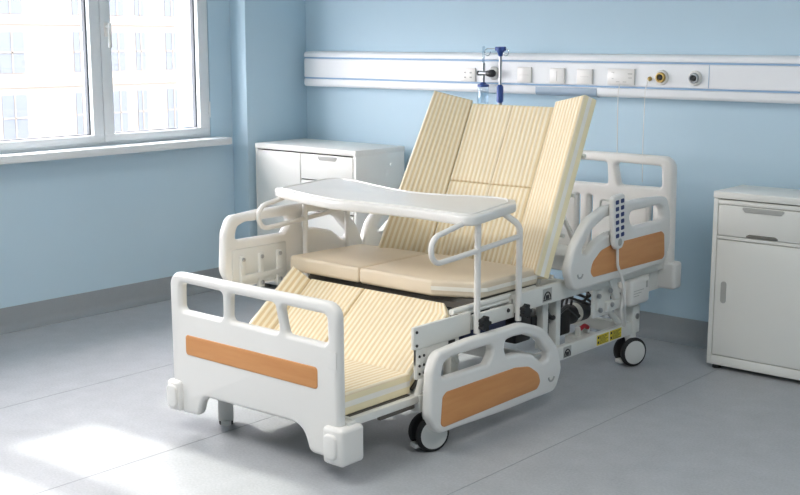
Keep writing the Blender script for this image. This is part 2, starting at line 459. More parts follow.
for x, lab, cm in ((-2.798, 'round brass gas outlet on the wall rail, nearer the call panel', 'brass'), (-2.622, 'round dark-centred gas outlet on the wall rail beside the panel joint', 'steel')):
    t = thing('gas_outlet', (x, ry, 1.314), lab, 'gas outlet', 'gas outlets on the wall rail')
    b = BM(); lathe(b, [(.036, 0), (.036, .005), (.032, .010), (.027, .010)], (x, ry, 1.314), (0, -1, 0), 32); build('flange', b, M['plastic'], t)
    b = BM(); lathe(b, [(.025, 0), (.025, .020), (.022, .024), (.017, .024), (.016, .012), (.001, .012)], (x, ry, 1.314), (0, -1, 0), 28); build('ring', b, M[cm], t)
    b = BM(); lathe(b, [(.013, .008), (.013, .018), (.008, .022), (.001, .022)], (x, ry, 1.314), (0, -1, 0), 20); build('socket_core', b, M['black'], t)

# flow meter with humidifier bottle plugged into the rail
fxm, fym = -3.835, ry-.05
t = thing('oxygen_flow_meter', (-3.835, ry, 1.2), 'oxygen flow meter with black knob and clear humidifier bottle on the rail', 'flow meter')
b = BM(); lathe(b, [(.036, 0), (.036, .006), (.030, .012), (.02, .012)], (-3.80, ry, 1.316), (0, -1, 0), 28); build('wall_flange', b, M['plastic_grey'], t)
b = BM(); lathe(b, [(.016, .0), (.016, .052), (.012, .055)], (-3.80, ry-.01, 1.316), (0, -1, 0), 20)
lathe(b, [(.017, 0), (.020, .006), (.020, .03), (.016, .036)], (-3.803, fym, 1.316), (1, 0, 0), 20)
build('control_knob', b, M['black'], t)
b = BM(); lathe(b, [(.007, 0), (.013, .01), (.013, .022), (.010, .026)], (-3.85, fym, 1.316), (-1, 0, 0), 18); build('control_knob', b, M['black'], t)
b = BM(); lathe(b, [(.014, 0), (.014, .06)], (-3.86, fym, 1.316), (1, 0, 0), 18); lathe(b, [(.009, -.055), (.009, .055)], (-3.838, fym, 1.316), (0, 0, 1), 16); build('body', b, M['steel'], t)
b = BM(); lathe(b, [(.007, .0), (.007, .125), (.004, .13)], (-3.838, fym, 1.33), (0, 0, 1), 16); build('flow_tube', b, M['bottle'], t)
b = BM(); lathe(b, [(.031, 0), (.031, .012), (.018, .016), (.012, .024)], (-3.838, fym, 1.244), (0, 0, 1), 26); build('bottle_cap', b, M['blue'], t)
b = BM(); lathe(b, [(.001, 0), (.026, 0), (.030, .006), (.030, .105), (.026, .112)], (-3.838, fym, 1.132), (0, 0, 1), 26); build('bottle', b, M['bottle'], t)

# ================================================================== BEDSIDE CABINETS
def front_gap(b, x0, x1, z0, z1, y, g=.0035):
    """dark shadow gap around a front panel"""
    box(b, x0-g, x1+g, y+.001, y+.012, z0-g, z1+g)
def cup_handle(bm, xc, z, y, w, h, up):
    """recessed pull: a shallow trapezoid scoop"""
    L = [(-w/2, 0), (w/2, 0), (w/2-.022, -h*up), (-w/2+.022, -h*up)]
    if up < 0: L = L[::-1]
    L = rnd2(L, .010, 4)
    s = plate_mesh([[(xc+a, z+c) for a, c in L]], (0, y, 0), (1, 0, 0), (0, 0, 1), .004, .001)
    me = bpy.data.meshes.new('t'); s.to_mesh(me); s.free(); bm.from_mesh(me); bpy.data.meshes.remove(me)

# cabinet by the pier: door beside a drawer column
def cabinet_corner():
    x0, x1, y0, y1, H = -5.276, -4.452, 4.80, 5.215, .884
    t = thing('bedside_cabinet', ((x0+x1)/2, (y0+y1)/2, 0), 'wide white metal cabinet in the room corner behind the overbed table', 'cabinet', 'white bedside cabinets')
    b = BM()
    box(b, x0, x0+.02, y0, y1, .03, H-.03, .002); box(b, x1-.02, x1, y0, y1, .03, H-.03, .002)
    box(b, x0+.02, x1-.02, y1-.02, y1, .03, H-.03); box(b, x0+.02, x1-.02, y0, y1-.02, .03, .075, .002)
    box(b, x0+.02, x1-.02, y0+.02, y1-.02, .075, H-.04, mi=1)
    for fxx in (x0+.04, x1-.04):
        for fy in (y0+.04, y1-.04): lathe(b, [(.018, 0), (.018, .032)], (fxx, fy, 0), (0, 0, 1), 14, mi=1)
    lathe(b, [(.008, 0), (.006, .004)], (x1, y1-.12, H-.10), (1, 0, 0), 14)
    build('body', b, [M['cab'], M['cabgap']], t)
    b = BM(); box(b, x0-.001, x1+.001, y0-.004, y1+.002, H-.032, H, .004); build('top', b, M['cab'], t)
    xm = x0+.385
    d = BM(); box(d, x0+.024, xm-.005, y0-.003, y0+.016, .079, H-.040, .002); dd = build('door', d, M['cab'], t)
    h = BM(); box(h, xm-.045, xm-.028, y0-.0065, y0-.002, .56, .64, .003); build('handle', h, M['recess'], dd)
    for z0, z1 in ((.700, H-.040), (.52, .692)):
        d = BM(); box(d, xm+.005, x1-.024, y0-.003, y0+.016, z0, z1, .002); dr = build('drawer', d, M['cab'], t)
        h = BM(); cup_handle(h, (xm+x1)/2, z1-.004, y0-.004, .17, .026, 1); build('handle', h, M['recess'], dr)
    d = BM(); box(d, xm+.005, x1-.024, y0-.003, y0+.016, .079, .512, .002); dr = build('door', d, M['cab'], t)
    h = BM(); box(h, xm+.028, xm+.045, y0-.0065, y0-.002, .40, .48, .003); build('handle', h, M['recess'], dr)
cabinet_corner()

# cabinet at the head: drawer over door
def cabinet_head():
    x0, y0, y1, H = -2.366, 4.925, 5.218, .824; x1 = x0+.50
    t = thing('bedside_cabinet', ((x0+x1)/2, (y0+y1)/2, 0), 'white bedside cabinet with one drawer above a door, standing right of the headboard', 'cabinet', 'white bedside cabinets')
    b = BM()
    box(b, x0, x0+.022, y0, y1, .022, H-.034, .002); box(b, x1-.022, x1, y0, y1, .022, H-.034, .002)
    box(b, x0+.022, x1-.022, y1-.02, y1, .022, H-.034); box(b, x0+.022, x1-.022, y0, y1-.02, .022, .066, .002)
    box(b, x0+.022, x1-.022, y0+.001, y1-.02, .6085, .6235, .002); box(b, x0+.022, x1-.022, y0+.001, y1-.02, .767, .786, .002)
    box(b, x0+.022, x1-.022, y0+.022, y1-.02, .066, H-.035, mi=1)
    for fxx in (x0+.035, x1-.035):
        for fy in (y0+.035, y1-.035): lathe(b, [(.02, 0), (.02, .024)], (fxx, fy, 0), (0, 0, 1), 14, mi=2)
    build('body', b, [M['cab'], M['cabgap'], M['black']], t)
    b = BM(); box(b, x0-.002, x1+.002, y0-.004, y1+.004, H-.032, H, .004); build('top', b, M['cab'], t)
    d = BM(); box(d, x0+.026, x1-.026, y0-.002, y0+.020, .6265, .764, .002); dr = build('drawer', d, M['cab'], t)
    h = BM(); cup_handle(h, x0+.236, .761, y0-.003, .21, .022, 1); build('handle', h, M['recess'], dr)
    h = BM(); cup_handle(h, x0+.236, .628, y0-.003, .165, .014, -1); build('grip_notch', h, M['cabgap'], dr)
    d = BM(); box(d, x0+.026, x1-.026, y0-.002, y0+.020, .070, .605, .002); dd = build('door', d, M['cab'], t)
    s = plate_mesh([rnd2([(-.013, -.05), (.013, -.05), (.013, .05), (-.013, .05)], .012)], (x0+.068, y0-.003, .365), (1, 0, 0), (0, 0, 1), .005, .0015)
    build('handle', s, M['recess'], dd)
cabinet_head()

# ================================================================== THE NURSING BED
BX = -3.085
bed = thing('nursing_bed', (BX, 3.9, 0), 'white electric nursing bed with orange side panels, raised back and lowered foot', 'bed')

# footboard
def RR(x0, x1, z0, z1, r): return rnd2([(x0, z0), (x1, z0), (x1, z1), (x0, z1)], r)
fy = 2.785
out = rnd2([(-3.538, .092), (-3.542, .628), (-2.655, .628), (-2.650, .080), (-2.795, .078), (-2.832, .172), (-3.362, .164), (-3.392, .083), (-3.475, .076)],
           [.02, .055, .055, .02, .03, .07, .05, .03, .02], 8)
holes = [rnd2([(-3.480, .484), (-3.238, .484), (-3.239, .588), (-3.478, .590)], .02), rnd2([(-3.207, .484), (-2.936, .482), (-2.962, .587), (-3.203, .587)], .02),
         rnd2([(-2.908, .482), (-2.704, .480), (-2.708, .584), (-2.934, .586)], .02)]
fb = build('footboard', plate_mesh([out]+holes, (0, fy, 0), (1, 0, 0), (0, 0, 1), .042, .016, 4), M['plastic'], bed)
o = build('accent_panel', plate_mesh([RR(-3.450, -2.749, .316, .394, .014)], (0, fy-.0195, 0), (1, 0, 0), (0, 0, 1), .008, .0025), M['wood'], fb); o['label'] = 'orange wood-look strip'
for s, (x0, x1, z0, z1) in enumerate(((-3.556, -3.478, .084, .204), (-2.715, -2.618, .066, .200))):
    b = BM(); box(b, x0, x1, fy-.040, fy+.075, z0, z1, .016, 4)
    xc = (x0+x1)/2-(.005 if s else 0)
    build('corner_bumper', b, M['plastic'], fb)
    b = plate_mesh([RR(xc-.030, xc+.030, (z0+z1)/2-.045, (z0+z1)/2+.045, .022)], (0, fy-.041, 0), (1, 0, 0), (0, 0, 1), .018, .008, 3)
    build('bumper_roller', b, M['plastic'], fb)
b = plate_mesh([RR(-2.70, -2.66, .40, .46, .004)], (0, fy-.0205, 0), (1, 0, 0), (0, 0, 1), .003, .001); 
build('clip_cover', b, M['plastic'], fb)

# headboard
hy = 4.975
out = rnd2([(-3.575, .385), (-3.585, .959), (-2.587, .959), (-2.580, .385), (-2.68, .345), (-3.49, .345)], [.03, .06, .06, .03, .05, .05], 8)
hh = [rnd2([(-2.873, .808), (-2.647, .811), (-2.652, .912), (-2.899, .915)], .016), rnd2([(-3.235, .804), (-2.935, .806), (-2.944, .914), (-3.227, .914)], .016),
      rnd2([(-3.522, .811), (-3.297, .808), (-3.271, .915), (-3.518, .912)], .016)]
for xs in (-3.47, -3.10, -3.03, -2.70): hh.append(RR(xs-.011, xs+.011, .45, .745, .009))
hb = build('headboard', plate_mesh([out]+hh, (0, hy, 0), (1, 0, 0), (0, 0, 1), .05, .016, 4), M['plastic'], bed)
for x0, x1 in ((-3.61, -3.52), (-2.65, -2.555)):
    b = BM(); box(b, x0, x1, hy-.035, hy+.045, .335, .465, .016, 4); build('corner_bumper', b, M['plastic'], hb)

# side rails (D shaped, tall end towards the nearest board, sloped end towards the middle)
def rail(xc, y_end, sgn, z0, inner):
    """xc plane, y_end = tall straight end, sgn = direction along y towards the sloped end, z0 = bottom"""
    def P(pts, r): return rnd2([(a, c) for a, c in pts], r, 7)
    out = P([(.018, .085), (.028, .250), (.060, .318), (.25, .330), (.48, .328), (.60, .328), (.735, .286), (.838, .190), (.880, .090), (.835, .000), (.45, .000), (.068, .012)],
            [.08, .06, .05, .3, .3, .2, .2, .14, .07, .055, .3, .06])
    hA = P([(.085, .222), (.098, .272), (.145, .286), (.382, .284), (.402, .264), (.388, .236), (.366, .212), (.110, .214)], [.012, .03, .03, .02, .02, .02, .02, .012])
    hB = P([(.470, .250), (.476, .282), (.535, .286), (.600, .282), (.700, .246), (.776, .172), (.778, .146), (.735, .140), (.665, .188), (.56, .214), (.486, .216)], [.02, .02, .05, .06, .06, .02, .02, .02, .08, .08, .02])
    u = (0, sgn, 0)
    base = (xc, y_end, z0)
    r_ = build('side_rail', plate_mesh([out, hA, hB], base, u, (0, 0, 1), .044, .014, 4), M['plastic'], bed)
    ac = P([(.078, .045), (.088, .150), (.112, .164), (.54, .162), (.635, .146), (.700, .105), (.716, .062), (.690, .040), (.10, .034)], [.02, .02, .02, .1, .08, .05, .03, .02, .015])
    for s in ((1,) if not inner else (1,)):
        side = 1 if not inner else -1
        o = build('accent_panel', plate_mesh([ac], (xc+side*.0205, y_end, z0), u, (0, 0, 1), .009, .003), M['wood'], r_)
        o['label'] = 'orange wood-look inlay'
        if not inner:
            b = BM(); cy, cz = y_end+sgn*.795, z0+.075
            tube(b, [(xc+.0225, cy+.021*math.cos(math.radians(a)), cz+.024*math.sin(math.radians(a))) for a in range(195, 350, 12)], .0042, 8)
            build('grip_mark', b, M['recess'], r_)
    return r_
XN, XF = -2.567, -3.70
rn_foot = rail(XN, 3.105, 1, .080, False)
rn_head = rail(XN, 4.893, -1, .474, False)
rf_foot = rail(XF, 3.14, 1, .455, True)
rf_head = rail(XF, 4.893, -1, .455, True)
def rail_mount(xc, xin, y0, y1, z0, z1, par):
    """folding linkage: a steel plate with two pivoting arms and bolts"""
    lo, hi = min(xc, xin), max(xc, xin); s = 1 if xin > xc else -1
    b = BM(); box(b, xc+s*.024-.004, xc+s*.024+.004, y0, y1, z0, z1, .006); 
    for yy in (y0+.05, (y0+y1)/2, y1-.05):
        box(b, xc+s*.026-.012, xc+s*.026+.014, yy-.014, yy+.014, z0-.02, z1-.03, .004)
    box(b, xc+s*.03-.01, xc+s*.03+.012, y0+.04, y1-.03, z0+.02, z0+.045, .003)
    m = build('rail_bracket', b, M['plastic_grey'], par)
    for yy in (y0+.05, (y0+y1)/2, y1-.05):
        for zz in (z0, z1-.045):
            b = BM(); lathe(b, [(.009, 0), (.009, .010), (.006, .013)], (xc+s*.034, yy, zz), (s, 0, 0), 12)
            build('bolt', b, M['steel'], m)
rail_mount(XF, -3.6, 3.20, 3.51, .475, .632, rf_foot)
rail_mount(XF, -3.6, 4.30, 4.60, .475, .600, rf_head)

# frame: base with casters, columns, upper frame
XS, XT = -2.655, -3.515
b = BM()
for x in (XS, XT): box(b, x-.015, x+.015, 3.22, 4.76, .152, .212, .004)
for y in (3.24, 3.95, 4.70): box(b, XT, XS, y-.02, y+.02, .155, .208, .004)
build('base_frame', b, M['paint'], bed)
b = BM()
for x in (-2.625, -3.545):
    box(b, x-.014, x+.014, 3.74, 4.945, .430, .506, .004)
for y in (3.76, 4.16, 4.90): box(b, -3.545, -2.625, y-.02, y+.02, .438, .49, .004)
for x in (-2.66, -3.51): box(b, x-.02, x+.02, 4.86, 5.00, .33, .436, .004)
build('upper_frame', b, M['paint'], bed)
# lifting columns and link arms
for x in (-2.69, -3.48):
    for y0, y1, z0, z1 in ((4.66, 4.71, .21, .433), (4.02, 4.06, .21, .433), (4.12, 4.155, .208, .433), (3.40, 3.45, .208, .41)):
        b = BM(); box(b, x-.02, x+.02, y0, y1, z0, z1, .004); build('lift_column', b, M['paint'], bed)
for x in (-2.65, -3.52):
    for pa, pb, rr_ in (((x, 4.60, .23), (x, 4.36, .42), .014), ((x, 4.44, .43), (x, 4.72, .34), .012)):
        b = BM(); tube(b, [pa, pb], rr_, 10); build('link_arm', b, M['paint'], bed)
b = BM(); box(b, -2.628, -2.616, 4.325, 4.47, .300, .448, .003); box(b, -2.626, -2.604, 4.345, 4.385, .33, .42, .004); box(b, -2.622, -2.600, 4.42, 4.53, .315, .36, .004)
box(b, -2.622, -2.604, 4.47, 4.52, .33, .47, .004, rot=Matrix.Rotation(math.radians(28), 3, 'X'))
for yy, zz in ((4.345, .40), (4.36, .335), (4.455, .345), (4.44, .41)): lathe(b, [(.011, 0), (.011, .01), (.006, .014)], (-2.604, yy, zz), (1, 0, 0), 12, mi=1)
build('rail_mount_plate', b, [M['paint'], M['steel']], bed)
b = BM(); box(b, -2.66, -2.585, 4.60, 4.775, .305, .432, .022, 4); build('control_box', b, M['plastic'], bed)
b = BM()
for k in range(3): box(b, -2.5865, -2.5845, 4.62, 4.71-.02*k, .375-.012*k, .378-.012*k)
box(b, -2.587, -2.584, 4.73, 4.745, .38, .41, .001)
build('control_box_marking', b, M['recess'], bed)

# leg section side plates, seat edge tube
b = BM(); box(b, -2.640, -2.624, 3.128, 3.462, .400, .484, .004); 
for yy, zz in ((3.142, .465), (3.142, .415)): lathe(b, [(.006, 0), (.005, .004)], (-2.624, yy, zz), (1, 0, 0), 10, mi=1)
build('leg_side_plate', b, [M['paint'], M['black']], bed)
b = BM(); box(b, -2.646, -2.632, 3.150, 3.40, .335, .402, .003); box(b, -2.646, -2.630, 3.150, 3.196, .285, .402, .003)
for yy in (3.165, 3.19): 
    for zz in (.37, .335, .305): lathe(b, [(.0055, 0), (.005, .004)], (-2.631, yy, zz), (1, 0, 0), 10, mi=1)
box(b, -2.633, -2.628, 3.335, 3.372, .365, .395, .001, mi=1)
tube(b, [(-2.64, 3.22, .34), (-2.64, 3.32, .38), (-2.64, 3.40, .30)], .010, 8)
build('leg_end_plate', b, [M['paint'], M['black']], bed)
b = BM(); box(b, -2.640, -2.622, 3.465, 3.745, .412, .468, .004)
lathe(b, [(.009, 0), (.007, .005)], (-2.622, 3.70, .448), (1, 0, 0), 12, mi=1)
build('seat_side_plate', b, [M['paint'], M['black']], bed)
b = BM()
tube(b, fillet([(-2.655, 3.38, .492), (-2.655, 3.93, .497)], .03), .012, 12)
tube(b, [(-2.655, 3.44, .476), (-2.655, 3.74, .476)], .009, 10)
tube(b, [(-3.53, 3.60, .490), (-3.53, 3.93, .497)], .011, 12)
box(b, -3.53, -2.66, 3.56, 3.58, .478, .492)
build('seat_frame', b, M['paint'], bed)
b = BM(); box(b, -3.55, -2.67, 3.53, 3.96, .493, .510); 
box(b, -3.55, -2.67, 3.52, 3.55, .470, .493)
for k in range(9): box(b, -3.5+.1*k, -3.46+.1*k, 3.53, 3.548, .468, .494, .002, mi=1)
build('seat_deck', b, [M['darkdeck'], M['tooth']], bed)
# foot section frame
b = BM()
for x in (-2.665, -3.50):
    box(b, x-.014, x+.014, 2.83, 3.20, .186, .214, .003); box(b, x-.006, x+.01, 2.98, 3.17, .170, .188, .002, mi=1)
    if x > -3: tube(b, [(x, 3.19, .20), (x, 3.235, .30), (x, 3.26, .36)], .013, 10)
    else: tube(b, [(x, 3.19, .20), (x, 3.22, .228)], .011, 10)
box(b, -3.5, -2.665, 2.83, 2.86, .188, .212, .003); box(b, -3.5, -2.665, 3.16, 3.19, .188, .212, .003)
box(b, -3.49, -2.68, 2.85, 3.17, .206, .216, mi=1)
for x in (-2.66, -3.50): box(b, x-.02, x+.02, 2.80, 2.84, .10, .21, .004)
build('foot_frame', b, [M['paint'], M['darkdeck']], bed)
# leg deck under the sloping leg pads
legA = Vector((0, 3.205, .228)); legB = Vector((0, 3.495, .457)); dl = (legB-legA).normalized(); nl = Vector((1, 0, 0)).cross(dl)
b = BM()
L = (legB-legA).length
q = []
for x in (-3.53, -2.70):
    for a, c in ((0, -.014), (L, -.014), (L, -.002), (0, -.002)): q.append(b.verts.new(Vector((x, 0, 0))+legA+dl*a+nl*c))
for i in range(4): b.faces.new((q[i], q[(i+1) % 4], q[4+(i+1) % 4], q[4+i]))
b.faces.new(q[:4]); b.faces.new(q[4:])
build('leg_deck', b, M['darkdeck'], bed)
# back section frame behind the back pads
BO = Vector((0, 4.0, .555)); bd = Vector((0, .315, .67)).normalized(); bn = Vector((1, 0, 0)).cross(bd)   # bn points to the patient side
PT = .070
def backp(x, s, n): return Vector((x, 0, 0))+BO+bd*s+bn*n
b = BM()
tube(b, fillet([backp(-3.50, -.08, -PT-.016), backp(-3.50, .70, -PT-.016), backp(-2.73, .70, -PT-.016), backp(-2.73, -.08, -PT-.016)], .05), .013, 12)
for s in (0, .18, .36, .54): tube(b, [backp(-3.50, s, -PT-.016), backp(-2.665, s, -PT-.016)], .009, 8)
tube(b, [backp(-3.3, .45, -PT-.02), (-3.3, 4.62, .47)], .012, 8); tube(b, [backp(-2.85, .45, -PT-.02), (-2.85, 4.62, .47)], .012, 8)
build('backrest_frame', b, M['paint'], bed)

# motors and cables
def motor(x, y0, y1, z, r, m, par=bed):
    b = BM(); lathe(b, [(r*.8, 0), (r, .01), (r, y1-y0-.012), (r*.82, y1-y0)], (x, y0, z), (0, 1, 0), 26)
    box(b, x-r*1.15, x+r*1.15, y0-.075, y0+.005, z-r*1.45, z+r*1.05, .010, 3)
    tube(b, [(x, y0-.07, z+r*.2), (x, y0-.34, z+r*.5)], r*.42, 14)
    o = build('actuator', b, M[m], par)
    b = BM(); lathe(b, [(r+.0008, 0), (r+.0008, .035)], (x, y0+.085, z), (0, 1, 0), 26); build('label_band', b, M['whiteband'], o)
    return o
motor(-2.83, 4.40, 4.60, .262, .046, 'black')
motor(-3.2, 4.30, 4.50, .30, .046, 'black')
b = BM(); lathe(b, [(.03, 0), (.034, .01), (.034, .32), (.028, .33)], (-2.75, 3.44, .345), (0, 1, 0), 20); box(b, -2.80, -2.70, 3.52, 3.80, .335, .392, .01, 2); build('actuator', b, M['navy'], bed)
b = BM(); box(b, -2.78, -2.70, 4.36, 4.50, .140, .195, .004); box(b, -2.74, -2.715, 4.38, 4.40, .19, .235, .003); box(b, -2.74, -2.715, 4.45, 4.47, .19, .225, .003)
build('actuator_bracket', b, M['paint'], bed)
b = BM(); tube(b, fillet([(-2.72, 4.39, .225), (-2.715, 4.42, .238), (-2.72, 4.455, .222)], .02), .010, 10); build('release_lever', b, M['red'], bed)
b = BM()
for k in range(5):
    y0 = 4.10+.09*k; x = -2.72-.03*(k % 3)
    tube(b, fillet([(x, y0, .36), (x+.02, y0+.09, .30+.02*(k % 2)), (x-.01, y0+.16, .40), (x+.02, y0+.30, .345), (x, y0+.36, .42)], .05), .0065, 8)
tube(b, fillet([(-2.70, 4.02, .42), (-2.68, 4.10, .33), (-2.70, 4.25, .36), (-2.69, 4.33, .30)], .04), .010, 8)
tube(b, fillet([(-2.66, 4.50, .35), (-2.64, 4.66, .37), (-2.66, 4.90, .46)], .04), .007, 8)
build('cable', b, M['black'], bed)
b = BM(); box(b, -2.76, -2.68, 3.84, 3.95, .27, .40, .01, 2); box(b, -2.80, -2.70, 3.98, 4.12, .30, .36, .01, 2); build('junction_box', b, M['black'], bed)

# labels on the base and upper beam (illegible in the photo: marks and rows of fine lines)
def sticker(y0, y1, z0, z1, x, kind):
    b = BM(); box(b, x-.0005, x+.0012, y0, y1, z0, z1); 
    n = 0
    if kind == 'yellow':
        zt = z1-.006
        while zt > z0+.005:
            box(b, x+.001, x+.0017, y0+.022, y1-.006-.01*(n % 3), zt-.002, zt, mi=1); zt -= .0055; n += 1
        box(b, x+.001, x+.0017, y0+.005, y0+.018, z1-.016, z1-.005, mi=1); box(b, x+.001, x+.0017, y0+.005, y0+.018, z0+.006, z0+.018, mi=1)
        return build('warning_label', b, [M['yellow'], M['black']], bed)
    c = (y0+y1)/2; w = y1-y0; h = z1-z0
    tube(b, [(x+.001, c+w*.36*math.cos(math.radians(a)), z0+h*.22+h*.5*math.sin(math.radians(a))) for a in range(0, 181, 15)], .0032, 6, mi=1)
    box(b, x+.001, x+.002, c-.012, c+.012, z0+h*.2, z0+h*.5, mi=1); box(b, x+.001, x+.002, y0+.004, y1-.004, z0+h*.1, z0+h*.18, mi=1)
    return build('pinch_label', b, [M['recess'], M['black']], bed)
sticker(4.405, 4.505, .160, .205, XS+.015, 'yellow'); sticker(4.515, 4.615, .160, .205, XS+.015, 'yellow')
sticker(4.135, 4.195, .158, .206, XS+.015, 'badge'); sticker(3.925, 3.99, .442, .496, -2.611, 'badge')

# casters
def caster(x, y, toward, small=False):
    r = .05 if small else .068; q = r/.068
    c = BM()
    lathe(c, [(.022, .118), (.026, .130), (.026, .158)], (x, y, 0), (0, 0, 1), 18)
    d = Vector((math.cos(toward), math.sin(toward), 0)); sd = Vector((-d.y, d.x, 0))
    wc = Vector((x, y, r))
    ca = build('caster', c, M['paint'], bed)
    f = BM()
    box(f, x-.016, x+.016, y-.03, y+.03, .03, .135, .006, 2, rot=Matrix.Rotation(toward, 3, 'Z'))
    box(f, x+d.x*.045-.024, x+d.x*.045+.024, y+d.y*.045-.02, y+d.y*.045+.02, .016, .034, .005, 2, rot=Matrix.Rotation(toward, 3, 'Z'))
    if small: box(f, x+d.x*.05-.007, x+d.x*.05+.007, y+d.y*.05-.03, y+d.y*.05+.03, .03, .135, .006, 2, rot=Matrix.Rotation(toward, 3, 'Z'))
    build('fork', f, M['plastic_grey'], ca)
    for s in (-1, 1):
        b = BM(); o_ = wc+sd*s*.016
        k_ = .45 if small else 1
        lathe(b, [(.048*q, 0), (.064*q, .001), (r, .006*k_), (r, .018*k_), (.062*q, .024*k_), (.052*q, .026*k_)], o_, sd*s, 36, mi=0)
        lathe(b, [(.056*q, .010*k_), (.055*q, .0265*k_), (.040*q, .030*k_), (.010, .032*k_), (.001, .032*k_)], o_, sd*s, 32, mi=1)
        build('wheel', b, [M['rubber'], M['plastic_grey']], ca)
caster(-2.66, 4.735, math.radians(-115))
caster(-2.642, 3.235, math.radians(-112))
caster(-3.43, 2.935, math.radians(-41), True)
caster(-3.515, 4.735, math.radians(-100))
b = BM(); box(b, -2.685, -2.635, 4.71, 4.775, .155, .285, .005); lathe(b, [(.013, 0), (.013, .006)], (-2.635, 4.745, .235), (1, 0, 0), 14, mi=1); build('caster_housing', b, [M['paint'], M['steel']], bed)
b = BM(); box(b, -2.70, -2.645, 3.185, 3.245, .150, .215, .004); build('caster_housing', b, M['paint'], bed)
b = BM(); box(b, -3.45, -3.41, 2.91, 2.96, .155, .20, .004); build('caster_housing', b, M['paint'], bed)

# ================================================================== MATTRESS
mt = thing('bed_mattress', (BX, 3.75, .5), 'cream striped sectional mattress with raised back, tan seat and sloping leg pads', 'mattress')
X1 = Vector((1, 0, 0))
def backpad(name, x0, x1, s0, s1):
    return pad(name, mt, backp(x0, s0, -PT), X1, bd, x1-x0, s1-s0, PT)
xa, xm, xb = -3.275, -3.048, -2.832
backpad('back_pad', xa+.0012, xm-.0006, .352, .725); backpad('back_pad', xm+.0006, xb-.0012, .352, .725)
backpad('back_pad', xa+.0012, xm-.0006, -.035, .3505); backpad('back_pad', xm+.0006, xb-.0012, -.035, .3505)
WA = math.radians(25); WL = math.radians(33); ww = .228
# wings fold forward about the outer edge of the middle panels
Ur = (X1*math.cos(WA)+bn*math.sin(WA)); Vr = bd
pad('wing_pad', mt, backp(xb, -.035, 0)-Ur.cross(Vr).normalized()*PT, Ur, Vr, .216, .785, PT)
Ul = (X1*math.cos(WL)-bn*math.sin(WL))
o0 = backp(xa, -.05, 0)-Ul*ww
pad('wing_pad', mt, o0-Ul.cross(Vr).normalized()*PT, Ul, Vr, ww, .79, PT, taper=.2)
# seat: two plain tan pads, one corner cut
sz0, sz1 = .512, .577
sm = -3.212
def seat(L, lab=None):
    o = build('seat_pad', plate_mesh([L], (0, 0, (sz0+sz1)/2), (1, 0, 0), (0, 1, 0), sz1-sz0, .014, 4), M['tan'], mt); o['label'] = 'plain tan seat pad'; return o
seat(rnd2([(-3.632, 3.475), (sm-.003, 3.475), (sm-.003, 3.93), (-3.60, 3.915)], [.03, .008, .02, .03]))
Lr = [(sm+.003, 3.475), (-2.83, 3.475), (-2.652, 3.560), (-2.645, 3.945), (sm+.003, 3.945)]
s2 = seat(rnd2(Lr, [.008, .02, .03, .02, .02]))
b = BM()
path = [Vector((-2.83, 3.4735, 0)), Vector((-2.660, 3.556, 0)), Vector((-2.6435, 3.59, 0)), Vector((-2.6435, 3.93, 0))]
for p, q_ in zip(path, path[1:]):
    n_ = Vector((q_.y-p.y, p.x-q_.x, 0)).normalized()*.0014
    vs_ = [b.verts.new(Vector((v.x, v.y, z))+n_*k) for k in (0, 1) for v, z in ((p, .538), (q_, .538), (q_, .554), (p, .554))]
    for idx in ((0, 1, 2, 3), (4, 5, 6, 7), (0, 1, 5, 4), (1, 2, 6, 5), (2, 3, 7, 6), (3, 0, 4, 7)): b.faces.new([vs_[i] for i in idx])
o = build('piping', b, M['whiteband'], s2); o['label'] = 'white side band'
# legs: two sloping pads and a narrow wing, then the foot pad
PTL = .058
def legpad(name, x0, x1, off=0, a0=0., a1=None, U=None, cut=0):
    a1 = L if a1 is None else a1
    return pad(name, mt, Vector((x0, 0, 0))+legA+dl*a0+nl*off, U or X1, dl, x1-x0, a1-a0, PTL, cut=cut)
legpad('leg_pad', -3.165, -2.705, cut=.05); legpad('leg_pad', -3.47, -3.172)
Uw = X1*math.cos(math.radians(52))-nl*math.sin(math.radians(52))
p_in = Vector((-3.474, 0, 0))+legA+nl*(PTL-.012)
pad('leg_wing_pad', mt, p_in-Uw*.098-Uw.cross(dl).normalized()*PTL*.8, Uw, dl, .098, L, PTL*.8)
b = pad_bm((-3.50, 2.835, .217), X1, (0, 1, 0), .812, .345, .078, amp=.0012)
build('foot_pad', b, [M['stripe'], M['cream'], M['whiteband']], mt)

# ================================================================== OVERBED TABLE
ot = thing('overbed_table', (BX, 3.62, .43), 'white overbed tray table with curved edges straddling the bed', 'table')
tz = .865
L = [(-3.705, 3.470), (-3.43, 3.385), (-3.23, 3.342), (-3.02, 3.372), (-2.85, 3.382), (-2.70, 3.372), (-2.540, 3.354), (-2.640, 3.77), (-2.70, 3.850), (-2.80, 3.868), (-2.95, 3.80), (-3.14, 3.752), (-3.35, 3.812), (-3.62, 3.915), (-3.76, 3.945), (-3.80, 3.90)]
rr = [.05, .4, .4, .6, .6, .3, .045, .10, .05, .08, .3, .3, .5, .3, .05, .05]
tt = build('tabletop', plate_mesh([rnd2(L, rr, 7)], (0, 0, tz-.019), (1, 0, 0), (0, 1, 0), .038, .010, 4), M['plastic'], ot)
